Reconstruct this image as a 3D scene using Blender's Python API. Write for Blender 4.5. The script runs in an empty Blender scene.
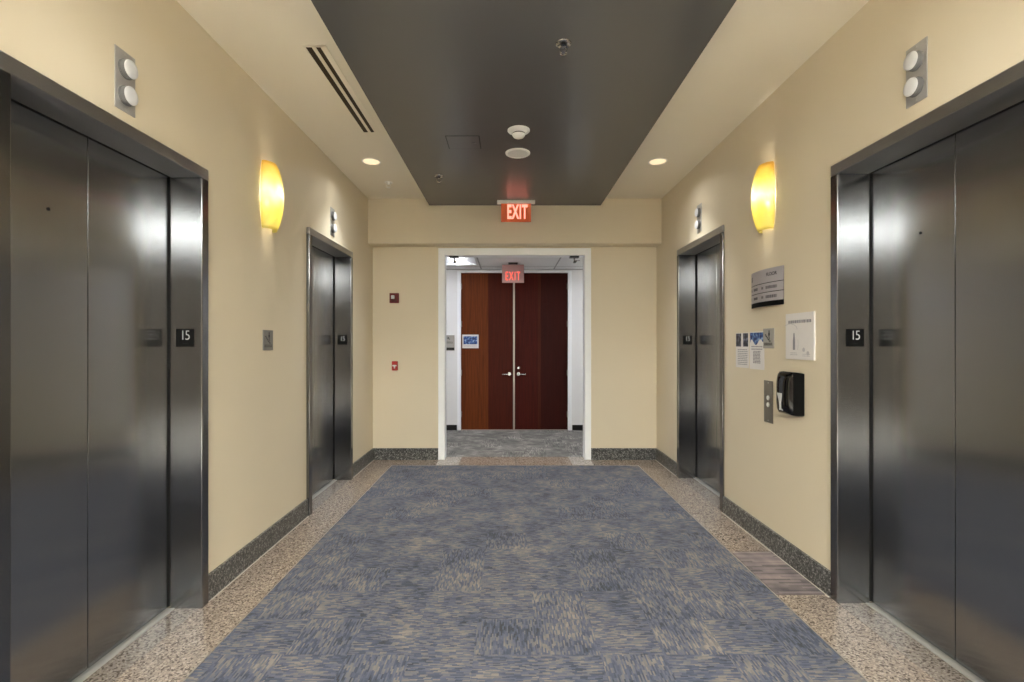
import bpy, bmesh, math, random
from mathutils import Matrix, Vector
PI = math.pi
C = bpy.context.scene.collection
SC = bpy.context.scene
random.seed(7)

# ------------------------------------------------------------------ materials
def lin(c):
    return c / 12.92 if c <= 0.04045 else ((c + 0.055) / 1.055) ** 2.4
def rgb(h):
    h = h.lstrip('#')
    return tuple(lin(int(h[i:i + 2], 16) / 255) for i in (0, 2, 4)) + (1.0,)

class NT:
    """small helper around a node tree"""
    def __init__(self, name):
        self.m = bpy.data.materials.new(name)
        self.m.use_nodes = True
        self.t = self.m.node_tree
        self.b = self.t.nodes['Principled BSDF']
        self.out = self.t.nodes['Material Output']
    def n(self, typ, **kw):
        nd = self.t.nodes.new(typ)
        for k, v in kw.items():
            if k.startswith('i_'):
                nd.inputs[k[2:].replace('_', ' ')].default_value = v
            else:
                setattr(nd, k, v)
        return nd
    def l(self, a, b):
        self.t.links.new(a, b)
    def math(self, op, a, b=None, clamp=False):
        nd = self.t.nodes.new('ShaderNodeMath'); nd.operation = op; nd.use_clamp = clamp
        for i, v in enumerate((a, b)):
            if v is None: continue
            if isinstance(v, (int, float)): nd.inputs[i].default_value = v
            else: self.l(v, nd.inputs[i])
        return nd.outputs[0]
    def mix(self, fac, a, b):
        nd = self.t.nodes.new('ShaderNodeMix'); nd.data_type = 'RGBA'
        for s, v in ((nd.inputs[0], fac), (nd.inputs[6], a), (nd.inputs[7], b)):
            if isinstance(v, (tuple, float, int)): s.default_value = v
            else: self.l(v, s)
        return nd.outputs[2]
    def ramp(self, fac, stops, interp='LINEAR'):
        nd = self.t.nodes.new('ShaderNodeValToRGB'); cr = nd.color_ramp
        cr.interpolation = interp
        while len(cr.elements) > 1: cr.elements.remove(cr.elements[-1])
        cr.elements[0].position = stops[0][0]; cr.elements[0].color = stops[0][1]
        for p, c in stops[1:]:
            e = cr.elements.new(p); e.color = c
        self.l(fac, nd.inputs[0])
        return nd.outputs[0]
    def bump(self, h, strength=0.2, dist=0.002):
        nd = self.n('ShaderNodeBump'); nd.inputs['Strength'].default_value = strength
        nd.inputs['Distance'].default_value = dist
        self.l(h, nd.inputs['Height']); self.l(nd.outputs[0], self.b.inputs['Normal'])
    def coords(self, which='Object', scale=None):
        tc = self.n('ShaderNodeTexCoord')
        if scale is None: return tc.outputs[which]
        mp = self.n('ShaderNodeMapping'); mp.inputs['Scale'].default_value = scale
        self.l(tc.outputs[which], mp.inputs[0])
        return mp.outputs[0]

def plain(name, col, rough=0.5, metal=0.0, spec=0.5, emit=None, estr=0.0, alpha=None, coat=0.0, var=0.04):
    k = NT(name); b = k.b
    if isinstance(col, str): col = rgb(col)
    nz = k.n('ShaderNodeTexNoise'); nz.inputs['Scale'].default_value = 18; nz.inputs['Detail'].default_value = 3
    k.l(k.coords(), nz.inputs['Vector'])
    lo = tuple(c * (1 - var) for c in col[:3]) + (1,); hi = tuple(min(1, c * (1 + var)) for c in col[:3]) + (1,)
    k.l(k.mix(nz.outputs[0], lo, hi), b.inputs['Base Color'])
    b.inputs['Roughness'].default_value = rough; b.inputs['Metallic'].default_value = metal
    b.inputs['Specular IOR Level'].default_value = spec
    b.inputs['Coat Weight'].default_value = coat
    if emit:
        b.inputs['Emission Color'].default_value = rgb(emit) if isinstance(emit, str) else emit
        b.inputs['Emission Strength'].default_value = estr
    if alpha is not None: b.inputs['Alpha'].default_value = alpha
    return k.m

def painted(name, col, rough=0.55, bumpk=0.08, scale=220, spec=0.3):
    k = NT(name); b = k.b
    c = rgb(col) if isinstance(col, str) else col
    nz = k.n('ShaderNodeTexNoise'); nz.inputs['Scale'].default_value = 1.3; nz.inputs['Detail'].default_value = 2
    k.l(k.coords(), nz.inputs['Vector'])
    k.l(k.mix(nz.outputs[0], tuple(x * .97 for x in c[:3]) + (1,), tuple(x * 1.03 for x in c[:3]) + (1,)), b.inputs['Base Color'])
    n2 = k.n('ShaderNodeTexNoise'); n2.inputs['Scale'].default_value = scale; n2.inputs['Detail'].default_value = 2
    k.l(k.coords(), n2.inputs['Vector'])
    k.bump(n2.outputs[0], bumpk, 0.002)
    b.inputs['Roughness'].default_value = rough; b.inputs['Specular IOR Level'].default_value = spec
    return k.m

def brushed(name, col, rough=0.3, aniso=0.85, scale=(900, 900, 1.2), turn=0.0):
    """steel brushed up and down: streaks run in Z, reflections smear sideways"""
    k = NT(name); b = k.b
    c = rgb(col)
    nz = k.n('ShaderNodeTexNoise'); nz.inputs['Scale'].default_value = 1.0; nz.inputs['Detail'].default_value = 4
    k.l(k.coords('Object', scale), nz.inputs['Vector'])
    k.l(k.mix(nz.outputs[0], tuple(x * .86 for x in c[:3]) + (1,), tuple(x * 1.12 for x in c[:3]) + (1,)), b.inputs['Base Color'])
    n2 = k.n('ShaderNodeTexNoise'); n2.inputs['Scale'].default_value = 1.0; n2.inputs['Detail'].default_value = 3
    k.l(k.coords('Object', (1.2, 1.2, 2.5)), n2.inputs['Vector'])
    r = k.math('ADD', k.math('MULTIPLY', n2.outputs[0], 0.04), rough - 0.02)
    k.l(r, b.inputs['Roughness'])
    b.inputs['Metallic'].default_value = 1
    b.inputs['Anisotropic'].default_value = aniso; b.inputs['Anisotropic Rotation'].default_value = turn
    tg = k.n('ShaderNodeTangent'); tg.direction_type = 'RADIAL'; tg.axis = 'Z'
    k.l(tg.outputs[0], b.inputs['Tangent'])
    return k.m

def granite(name, base, dark, light, scale=95, rough=0.25, joints=None):
    k = NT(name); b = k.b
    co = k.coords()
    v = k.n('ShaderNodeTexVoronoi'); v.inputs['Scale'].default_value = scale; k.l(co, v.inputs['Vector'])
    sep = k.n('ShaderNodeSeparateColor'); k.l(v.outputs['Color'], sep.inputs[0])
    nz = k.n('ShaderNodeTexNoise'); nz.inputs['Scale'].default_value = scale * .45; nz.inputs['Detail'].default_value = 3
    k.l(co, nz.inputs['Vector'])
    f = k.math('ADD', k.math('MULTIPLY', sep.outputs[0], 0.65), k.math('MULTIPLY', nz.outputs[0], 0.5))
    col = k.ramp(f, [(0.12, rgb(dark)), (0.32, rgb(dark)), (0.50, rgb(base)), (0.68, rgb(base)), (0.88, rgb(light))])
    n3 = k.n('ShaderNodeTexNoise'); n3.inputs['Scale'].default_value = 3.0; k.l(co, n3.inputs['Vector'])
    col = k.mix(k.math('MULTIPLY', n3.outputs[0], 0.25), col, rgb(base))
    k.l(col, b.inputs['Base Color'])
    b.inputs['Roughness'].default_value = rough
    return k.m

def carpet(name, pal, tile=0.305, ox=0.0, oy=0.0, row=0.0075, dash=0.034, turn=True, bias=0.0):
    """carpet tiles laid quarter-turned, each woven in short dashes"""
    k = NT(name); b = k.b
    sx = k.n('ShaderNodeSeparateXYZ'); k.l(k.coords(), sx.inputs[0])
    x = k.math('ADD', sx.outputs[0], -ox); y = k.math('ADD', sx.outputs[1], -oy)
    cx = k.math('FLOOR', k.math('DIVIDE', x, tile)); cy = k.math('FLOOR', k.math('DIVIDE', y, tile))
    v0 = k.n('ShaderNodeCombineXYZ'); k.l(cx, v0.inputs[0]); k.l(cy, v0.inputs[1])
    wn0 = k.n('ShaderNodeTexWhiteNoise'); wn0.noise_dimensions = '2D'; k.l(v0.outputs[0], wn0.inputs['Vector'])
    par = k.math('GREATER_THAN', wn0.outputs[0], 0.60)
    if not turn: par = k.math('MULTIPLY', par, 0.0)
    inv = k.math('SUBTRACT', 1.0, par)
    u = k.math('ADD', k.math('MULTIPLY', x, par), k.math('MULTIPLY', y, inv))     # across dashes
    w = k.math('ADD', k.math('MULTIPLY', y, par), k.math('MULTIPLY', x, inv))     # along dashes
    r = k.math('FLOOR', k.math('DIVIDE', u, row))
    cid = k.math('ADD', k.math('MULTIPLY', cx, 17.0), k.math('MULTIPLY', cy, 41.0))
    v1 = k.n('ShaderNodeCombineXYZ'); k.l(r, v1.inputs[0]); k.l(cid, v1.inputs[1])
    wn1 = k.n('ShaderNodeTexWhiteNoise'); wn1.noise_dimensions = '2D'; k.l(v1.outputs[0], wn1.inputs['Vector'])
    d = k.math('FLOOR', k.math('ADD', k.math('DIVIDE', w, dash), k.math('MULTIPLY', wn1.outputs[0], 7.0)))
    v2 = k.n('ShaderNodeCombineXYZ'); k.l(r, v2.inputs[0]); k.l(d, v2.inputs[1]); k.l(cid, v2.inputs[2])
    wn2 = k.n('ShaderNodeTexWhiteNoise'); wn2.noise_dimensions = '3D'; k.l(v2.outputs[0], wn2.inputs['Vector'])
    v3 = k.n('ShaderNodeCombineXYZ'); k.l(k.math('MULTIPLY', u, 1.0), v3.inputs[0]); k.l(w, v3.inputs[1]); k.l(k.math('MULTIPLY', par, 3.0), v3.inputs[2])
    nz = k.n('ShaderNodeTexNoise'); nz.inputs['Scale'].default_value = 7.0; nz.inputs['Detail'].default_value = 3.0
    k.l(v3.outputs[0], nz.inputs['Vector'])
    n5 = k.n('ShaderNodeTexNoise'); n5.inputs['Scale'].default_value = 2.2; n5.inputs['Detail'].default_value = 1.0; k.l(k.coords(), n5.inputs['Vector'])
    f = k.math('ADD', k.math('MULTIPLY', wn2.outputs[0], 0.58), k.math('MULTIPLY', k.math('SUBTRACT', nz.outputs[0], 0.5), 1.0))
    f = k.math('ADD', f, k.math('MULTIPLY', k.math('SUBTRACT', n5.outputs[0], 0.5), 0.7))
    f = k.math('ADD', f, 0.14 + bias)
    col = k.ramp(f, pal)
    k.l(col, b.inputs['Base Color'])
    b.inputs['Roughness'].default_value = 0.95; b.inputs['Specular IOR Level'].default_value = 0.1
    b.inputs['Sheen Weight'].default_value = 0.15
    n4 = k.n('ShaderNodeTexNoise'); n4.inputs['Scale'].default_value = 420; k.l(k.coords(), n4.inputs['Vector'])
    k.bump(n4.outputs[0], 0.35, 0.003)
    return k.m

def veneer(name, stops, dark):
    """upright veneer leaves, colour set leaf by leaf across the door (stops in metres along x)"""
    k = NT(name); b = k.b
    sx = k.n('ShaderNodeSeparateXYZ'); k.l(k.coords(), sx.inputs[0])
    col = k.ramp(sx.outputs[0], [(p, rgb(c)) for p, c in stops], 'CONSTANT')
    nz = k.n('ShaderNodeTexNoise'); nz.inputs['Scale'].default_value = 1; nz.inputs['Detail'].default_value = 5
    k.l(k.coords('Object', (60, 60, 2.2)), nz.inputs['Vector'])
    f = k.math('MULTIPLY', k.math('SUBTRACT', nz.outputs[0], 0.38, clamp=True), 1.6)
    k.l(k.mix(f, col, rgb(dark)), b.inputs['Base Color'])
    b.inputs['Roughness'].default_value = 0.5; b.inputs['Specular IOR Level'].default_value = 0.12
    return k.m

def shade_glass(name):
    k = NT(name)
    co = k.coords()
    sx = k.n('ShaderNodeSeparateXYZ'); k.l(co, sx.inputs[0])
    nz = k.n('ShaderNodeTexNoise'); nz.inputs['Scale'].default_value = 9; nz.inputs['Detail'].default_value = 4
    k.l(k.coords('Object', (1, 1, .5)), nz.inputs['Vector'])
    f = k.math('ADD', k.math('MULTIPLY', sx.outputs[2], 1.9), k.math('MULTIPLY', nz.outputs[0], 0.5))
    col = k.ramp(f, [(0.0, rgb('#F2EAA2')), (0.12, rgb('#F6F2C2')), (0.27, rgb('#FDFCF0')), (0.42, rgb('#F7F3C8')), (0.56, rgb('#F2E69A')), (0.74, rgb('#F0CE78'))])  # amber glass tints, with the bulb's hot spot paled into the middle
    nd = k.n('ShaderNodeBsdfTranslucent'); k.l(col, nd.inputs[0])
    df = k.n('ShaderNodeBsdfDiffuse'); k.l(col, df.inputs[0])
    gl = k.n('ShaderNodeBsdfGlossy'); gl.inputs['Roughness'].default_value = 0.12
    m1 = k.n('ShaderNodeMixShader'); m1.inputs[0].default_value = 0.35; k.l(nd.outputs[0], m1.inputs[1]); k.l(df.outputs[0], m1.inputs[2])
    m2 = k.n('ShaderNodeMixShader'); m2.inputs[0].default_value = 0.04; k.l(m1.outputs[0], m2.inputs[1]); k.l(gl.outputs[0], m2.inputs[2])
    k.l(m2.outputs[0], k.out.inputs[0])
    return k.m

M = {}
M['wall'] = painted('wall paint cream', '#DACEB6')
M['ceil'] = painted('ceiling paint cream', '#EBE2CF', rough=0.6)
M['panel'] = painted('dark ceiling paint', '#5B5A5A', rough=0.26, bumpk=0.03, scale=160, spec=0.5)
M['taupe'] = painted('taupe wall paint', '#6E655C')
M['white'] = painted('white paint', '#F8FAFC', rough=0.4, bumpk=0.02)
M['hallwall'] = painted('hall white paint', '#E8E8E8')
M['tile'] = painted('ceiling tile', '#E6E6E5', rough=0.8, bumpk=0.3, scale=120)
M['steel'] = brushed('brushed steel door', '#989A9D', rough=0.20, aniso=0.92)
M['frame'] = brushed('brushed steel frame', '#7C7C7D', rough=0.21, aniso=0.8)
M['headsteel'] = brushed('brushed steel head', '#AAAAAC', rough=0.40, aniso=0.6, scale=(1.2, 900, 900), turn=.25)
M['satin'] = plain('satin steel', '#B2B0AE', rough=0.45, metal=.35)
M['satindark'] = plain('dark satin steel', '#7E786E', rough=0.45, metal=.45)
M['alu'] = plain('aluminium', '#B9B7B3', rough=0.45, metal=.4)
M['chrome'] = plain('chrome', '#B4B4B4', rough=0.2, metal=1)
M['black'] = plain('black', '#0B0B0C', rough=0.35)
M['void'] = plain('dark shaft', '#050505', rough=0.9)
M['gran'] = granite('beige granite', '#93857A', '#453A32', '#B9AA9C', scale=125, rough=0.24)
M['gran2'] = granite('grey brown granite', '#8A8078', '#473D36', '#A69C92', scale=125, rough=0.18)
M['palefloor'] = granite('pale stone floor', '#E4E0D8', '#CFC9BF', '#EFECE6', scale=60, rough=0.35)
M['gran3'] = granite('brown threshold granite', '#A69484', '#6A5A4E', '#BFAF9F', scale=110, rough=0.22)
M['granlight'] = granite('pale granite', '#B9AFA4', '#8F857B', '#D0C8BE', scale=90, rough=0.2)
M['grandark'] = granite('charcoal granite', '#50504F', '#1E1E1E', '#A0A09E', scale=105, rough=0.28)
M['carpet'] = carpet('blue carpet tiles', [(0.0, rgb('#31343C')), (0.22, rgb('#41475A')), (0.42, rgb('#515769')), (0.55, rgb('#5F5F67')), (0.68, rgb('#706A68')), (0.95, rgb('#8A8179'))],
                     ox=-0.17, oy=2.36)
M['hallcarpet'] = carpet('grey carpet tiles', [(0.0, rgb('#454340')), (0.35, rgb('#66635F')), (0.6, rgb('#827E79')), (0.85, rgb('#ABA69D'))], ox=-0.1, oy=6.5, dash=.12)
M['patch'] = carpet('plum grey striped carpet', [(0.0, rgb('#453F42')), (0.35, rgb('#655A5A')), (0.55, rgb('#76696B')), (0.9, rgb('#93857F'))], tile=5, row=0.02, dash=0.30, turn=False)
M['grout'] = plain('pale sealant', '#B8AFA4', rough=0.7)
M['strip'] = plain('edge strip', '#A79E93', rough=0.4, metal=.6)
M['woodL'] = veneer('left veneer', [(0.0, '#6C3413'), (0.47, '#4A180B')], '#320F06')
M['woodR'] = veneer('right veneer', [(0.0, '#471108'), (0.40, '#4A1C0E'), (0.45, '#330A05')], '#230603')
M['shade'] = shade_glass('amber art glass')
M['bulb'] = plain('lit bulb', '#FFFFFF', emit='#FFE9C0', estr=1.5)
M['lens'] = plain('lit downlight lens', '#FFF4E0', emit='#FFE0B0', estr=.32)
M['troff'] = plain('lit fluorescent lens', '#FFFFFF', emit='#F2F6FF', estr=1.5)
M['fillpanel'] = plain('added fill panel glow', '#FFFFFF', emit=(.96, .97, .90, 1), estr=22.0)
M['grille'] = plain('pale grille', '#CFCFCD', rough=.5)
M['lensbase'] = plain('dark grey lens base', '#6A6A6A', rough=.5)
M['matteblack'] = plain('matte black plate', '#060606', rough=.7, spec=.15)
M['headwhite'] = plain('white sprinkler metal', '#F4F1EA', rough=.5)
M['plastic'] = plain('white plastic', '#EDECEA', rough=0.35)
M['greyplastic'] = plain('grey plastic', '#9B9A98', rough=0.45)
M['lampwhite'] = plain('milky lens', '#D8D9DC', rough=0.3)
M['signgrey'] = plain('silver grey sign face', '#A9A4A8', rough=0.42, metal=0.2)
M['platesign'] = plain('grey plastic plate', '#7E7C78', rough=0.5)
M['paleplate'] = plain('pale grey plastic plate', '#A5A19A', rough=0.5)
M['ink'] = plain('dark ink', '#2B2A2D', rough=0.6)
M['greyink'] = plain('grey ink', '#8C8A90', rough=0.7)
M['midink'] = plain('mid grey ink', '#5E5B60', rough=.7)
M['paleink'] = plain('pale grey ink', '#B9B6BA', rough=0.7)
M['digits'] = plain('white engraving', '#C9C9C9', rough=0.5)
M['paper'] = plain('white paper', '#DEDAD8', rough=0.7, var=.02)
M['redalarm'] = plain('alarm red', '#6E1512', rough=0.4)
M['redpull'] = plain('pull station red', '#A8231C', rough=0.4)
M['exitglow'] = plain('lit red letters', '#FF6A58', emit='#FF9A85', estr=.62)
M['exitpanel'] = plain('red acrylic', '#C0623A', rough=0.25, emit='#C8502A', estr=0.09)
M['exitpanel2'] = plain('pale red acrylic', '#B08886', rough=0.25)
M['exitletters2'] = plain('lit red letters far', '#FF5040', emit='#FF6A5A', estr=.5)
M['slot'] = plain('dark air slot', '#3A2A12', rough=0.8)
M['buttonlit'] = plain('pale button', '#DAD9D4', rough=0.3)

def picture(name, cols, scale=30):
    k = NT(name)
    v = k.n('ShaderNodeTexNoise'); v.inputs['Scale'].default_value = scale; v.inputs['Detail'].default_value = 1.5
    k.l(k.coords(), v.inputs['Vector'])
    k.l(k.ramp(v.outputs[0], [(p, rgb(c)) for p, c in cols]), k.b.inputs['Base Color'])
    k.b.inputs['Roughness'].default_value = 0.5
    return k.m
M['picdark'] = picture('dark printed photo', [(0.35, '#1A1A26'), (0.5, '#33333F'), (0.62, '#6A6A7C'), (0.75, '#9A98A8')])
M['picblue'] = picture('blue printed photo', [(0.35, '#10204A'), (0.5, '#2E5096'), (0.62, '#6E93C0'), (0.75, '#B8CBE0')])

def pane_glass(name):
    k = NT(name)
    tr = k.n('ShaderNodeBsdfTransparent'); gl = k.n('ShaderNodeBsdfGlossy'); gl.inputs['Roughness'].default_value = .02
    tr.inputs[0].default_value = (.93, .95, .94, 1)
    mx = k.n('ShaderNodeMixShader'); mx.inputs[0].default_value = .06
    k.l(tr.outputs[0], mx.inputs[1]); k.l(gl.outputs[0], mx.inputs[2]); k.l(mx.outputs[0], k.out.inputs[0])
    return k.m
M['pane'] = pane_glass('window glass')

# ------------------------------------------------------------------ mesh helpers
def B(): return bmesh.new()
def box(bm, x0, x1, y0, y1, z0, z1):
    vs = [bm.verts.new(p) for p in ((x0, y0, z0), (x1, y0, z0), (x1, y1, z0), (x0, y1, z0), (x0, y0, z1), (x1, y0, z1), (x1, y1, z1), (x0, y1, z1))]
    for f in ((0, 3, 2, 1), (4, 5, 6, 7), (0, 1, 5, 4), (1, 2, 6, 5), (2, 3, 7, 6), (3, 0, 4, 7)):
        bm.faces.new([vs[i] for i in f])
    return bm
def prism(bm, pts, a, b, axis='z'):
    """pts outline extruded from a to b along axis; y-prisms take (x,z), z-prisms (x,y), x-prisms (y,z)"""
    def P(p, t):
        return {'z': (p[0], p[1], t), 'y': (p[0], t, p[1]), 'x': (t, p[0], p[1])}[axis]
    lo = [bm.verts.new(P(p, a)) for p in pts]; hi = [bm.verts.new(P(p, b)) for p in pts]
    n = len(pts)
    for i in range(n):
        bm.faces.new((lo[i], lo[(i + 1) % n], hi[(i + 1) % n], hi[i]))
    bm.faces.new(lo[::-1]); bm.faces.new(hi)
    bmesh.ops.recalc_face_normals(bm, faces=bm.faces[:])
    return bm
def lathe(bm, prof, c=(0, 0, 0), axis='z', seg=32):
    """prof: list of (radius, height along axis); capped where the radius is 0"""
    rings = []
    for r, h in prof:
        ring = []
        if r <= 1e-6:
            p = {'z': (0, 0, h), 'y': (0, h, 0), 'x': (h, 0, 0)}[axis]
            ring = [bm.verts.new(Vector(p) + Vector(c))]
        else:
            for i in range(seg):
                a = 2 * PI * i / seg
                p = {'z': (r * math.cos(a), r * math.sin(a), h), 'y': (r * math.cos(a), h, r * math.sin(a)), 'x': (h, r * math.cos(a), r * math.sin(a))}[axis]
                ring.append(bm.verts.new(Vector(p) + Vector(c)))
        rings.append(ring)
    for A, D in zip(rings, rings[1:]):
        for i in range(seg):
            j = (i + 1) % seg
            if len(A) == 1 and len(D) > 1: bm.faces.new((A[0], D[i], D[j]))
            elif len(D) == 1 and len(A) > 1: bm.faces.new((A[i], A[j], D[0]))
            elif len(A) > 1: bm.faces.new((A[i], A[j], D[j], D[i]))
    bmesh.ops.recalc_face_normals(bm, faces=bm.faces[:])
    return bm
def tube(bm, pts, r, seg=10):
    rings = []
    pts = [Vector(p) for p in pts]
    for i, p in enumerate(pts):
        d = (pts[min(i + 1, len(pts) - 1)] - pts[max(i - 1, 0)]).normalized()
        up = Vector((0, 0, 1)) if abs(d.z) < .9 else Vector((1, 0, 0))
        s = d.cross(up).normalized(); t = d.cross(s)
        rings.append([bm.verts.new(p + r * (math.cos(2 * PI * k / seg) * s + math.sin(2 * PI * k / seg) * t)) for k in range(seg)])
    for A, D in zip(rings, rings[1:]):
        for i in range(seg):
            bm.faces.new((A[i], A[(i + 1) % seg], D[(i + 1) % seg], D[i]))
    bm.faces.new(rings[0]); bm.faces.new(rings[-1][::-1])
    bmesh.ops.recalc_face_normals(bm, faces=bm.faces[:])
    return bm
def link(name, me, m, parent=None, smooth=False, bevel=0.0, seg=2):
    if m is not None and not me.materials: me.materials.append(M[m])
    o = bpy.data.objects.new(name, me); C.objects.link(o)
    if parent: o.parent = parent
    if smooth:
        for p in me.polygons: p.use_smooth = True
        md = o.modifiers.new('edge', 'EDGE_SPLIT'); md.split_angle = math.radians(40)
    if bevel:
        md = o.modifiers.new('bevel', 'BEVEL'); md.width = bevel; md.segments = seg; md.limit_method = 'ANGLE'
    return o
def obj(name, bm, m, parent=None, smooth=False, bevel=0.0, seg=2):
    me = bpy.data.meshes.new(name); bm.to_mesh(me); bm.free()
    return link(name, me, m, parent, smooth, bevel, seg)
def tag(o, label, cat, group=None):
    o['label'] = label; o['category'] = cat
    if group: o['group'] = group
    return o
def thing(name, label, cat, loc=(0, 0, 0), rz=0, group=None):
    o = bpy.data.objects.new(name, None); C.objects.link(o)
    o.location = loc; o.rotation_euler = (0, 0, rz); o.empty_display_size = .1
    return tag(o, label, cat, group)
def struct(name, bm, m, label=None, cat=None, bevel=0.0):
    o = obj(name, bm, m, None, bevel=bevel); o['kind'] = 'structure'
    if label: tag(o, label, cat)
    return o
def dup(root, loc, rz, label):
    r = root.copy(); C.objects.link(r); r.location = loc; r.rotation_euler = (0, 0, rz); r['label'] = label
    for ch in list(root.children):
        c = ch.copy(); C.objects.link(c); c.parent = r
        for g in list(ch.children):
            d = g.copy(); C.objects.link(d); d.parent = c
    return r
def text_mesh(s, size, depth=0.0006, align='CENTER', space=1.0, bold=0.0):
    """lettering standing in the local xz plane, read from -y"""
    cu = bpy.data.curves.new('t', 'FONT'); cu.body = s; cu.size = size; cu.extrude = depth; cu.align_x = align; cu.align_y = 'CENTER'
    cu.space_character = space; cu.offset = bold; cu.resolution_u = 4
    o = bpy.data.objects.new('t', cu); C.objects.link(o)
    bpy.context.view_layer.update()
    me = bpy.data.meshes.new_from_object(o.evaluated_get(bpy.context.evaluated_depsgraph_get()))
    bpy.data.objects.remove(o); bpy.data.curves.remove(cu)
    me.materials.clear()
    me.transform(Matrix.Rotation(PI / 2, 4, 'X'))
    return me

XL, XR, YF, H = -1.768, 1.915, 6.358, 3.325      # wall faces, far wall face, ceiling
YB = -.8                                        # end of the lobby behind the camera
RL, RR = PI / 2, -PI / 2                         # turns of things hung on the left / right wall

# ------------------------------------------------------------------ elevators' openings (y0, y1)
OPW = 1.063
EL = dict(ln=(-1, 2.244), lf=(-1, 4.864), rn=(1, 2.301), rf=(1, 4.947))
OHL, OHR = 2.445, 2.487

def side_wall(name, x0, x1, centres, oh, label):
    bm = B(); y = YB; g = OPW / 2 + .02
    for c in centres:
        box(bm, x0, x1, y, c - g, -.1, H + .1); box(bm, x0, x1, c - g, c + g, oh + .02, H + .1); y = c + g
    box(bm, x0, x1, y, YF + .142, -.1, H + .1)
    return struct(name, bm, 'wall', label, 'wall')
side_wall('wall_left', XL - .3, XL, (2.244, 4.864), OHL, 'cream lobby wall on the left side holding two elevator doors')
side_wall('wall_right', XR, XR + .3, (2.301, 4.947), OHR, 'cream lobby wall on the right side holding two elevator doors')
bm = B()
box(bm, XL - .02, -.90, YF, YF + .142, -.1, H + .1); box(bm, 1.045, XR + .02, YF, YF + .142, -.1, H + .1); box(bm, -.90, 1.045, YF, YF + .142, 2.725, H + .1)
struct('wall_far', bm, 'wall', 'cream end wall of the lobby around the white framed opening', 'wall')
# unseen cross hall added behind the viewer, its panels brighten the lobby
NX0, NX1, NY0 = -3.9, 4.0, -5.0
bm = B(); box(bm, NX0 - .2, NX1 + .2, NY0 - .2, NY0, -.1, H + .1); box(bm, NX0 - .2, NX0, NY0, YB + .2, -.1, H + .1); box(bm, NX1, NX1 + .2, NY0, YB + .2, -.1, H + .1)
box(bm, NX0, XL - .3, YB, YB + .2, -.1, H + .1); box(bm, XR + .3, NX1, YB, YB + .2, -.1, H + .1)
struct('wall_near', bm, 'taupe', 'taupe walls of the added cross hall behind the viewer', 'wall')  # unseen walls kept dark so the steel reveals reflect less
bm = B(); box(bm, NX0 - .2, NX1 + .2, NY0 - .2, YB, -.12, 0)
struct('floor_near', bm, 'palefloor', 'pale stone floor of the added cross hall behind the viewer', 'floor')  # unseen floor kept pale to bounce light onto the ceiling
bm = B(); box(bm, NX0 - .2, NX1 + .2, NY0 - .2, YB, H, H + .12)
struct('ceiling_near', bm, 'tile', 'white tiled ceiling of the added cross hall behind the viewer', 'ceiling')
bm = B(); box(bm, XL, XR, 6.15, YF, 2.762, H)
struct('wall_soffit', bm, 'wall', 'cream dropped beam crossing the lobby above the white framed opening', 'beam')
bm = B(); box(bm, XL - .3, XR + .3, YB, YF + .142, H, H + .12)
struct('ceiling', bm, 'ceil', 'cream lobby ceiling with downlights along both sides', 'ceiling')
bm = B(); box(bm, -.995, 1.143, YB, 6.10, 3.224, H)
struct('ceiling_panel', bm, 'panel', 'dark grey dropped ceiling panel running down the middle of the lobby', 'ceiling panel', bevel=.003)
bm = B(); box(bm, XL - .45, XR + .45, YB, 6.5, -.12, 0)
struct('floor', bm, 'gran', 'speckled beige granite floor border around the blue carpet', 'floor')
bm = B(); box(bm, -3.4, 3.4, 6.5, 8.8, -.12, 0.003)
struct('floor_hall', bm, 'hallcarpet', 'grey streaked carpet in the hall beyond the opening', 'floor')
bm = B(); box(bm, -1.442, 1.587, YB, 6.035, 0, .004)
struct('floor_carpet', bm, 'carpet', 'blue and tan carpet tiles down the middle of the lobby', 'carpet')
bm = B(); box(bm, 1.597, XR - .022, 2.928, 3.53, 0, .005)
struct('floor_patch', bm, 'patch', 'plum grey striped carpet tile set into the right granite border', 'carpet tile')
# thin metal strips between carpet and stone
bm = B()
box(bm, -1.450, -1.442, YB, 6.043, 0, .005); box(bm, 1.587, 1.595, YB, 6.043, 0, .005); box(bm, -1.442, 1.587, 6.035, 6.043, 0, .005)
struct('trim_1', bm, 'strip', 'thin metal edge strip around the blue carpet', 'edge strip')
# threshold stones in the opening
bm = B()
box(bm, -.62, .082, 6.06, 6.5, 0, .003); box(bm, .092, .70 + .32, 6.06, 6.5, 0, .003)
struct('floor_threshold', bm, 'gran3', 'brown granite threshold stones in front of the hall opening', 'threshold')
bm = B()
box(bm, -.905, -.625, 6.06, 6.5, 0, .003); box(bm, 1.025 - .26 + .02, 1.05, 6.06, 6.5, 0, .0035)
struct('floor_threshold_ends', bm, 'granlight', 'pale granite stones at both ends of the threshold', 'threshold')

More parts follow.
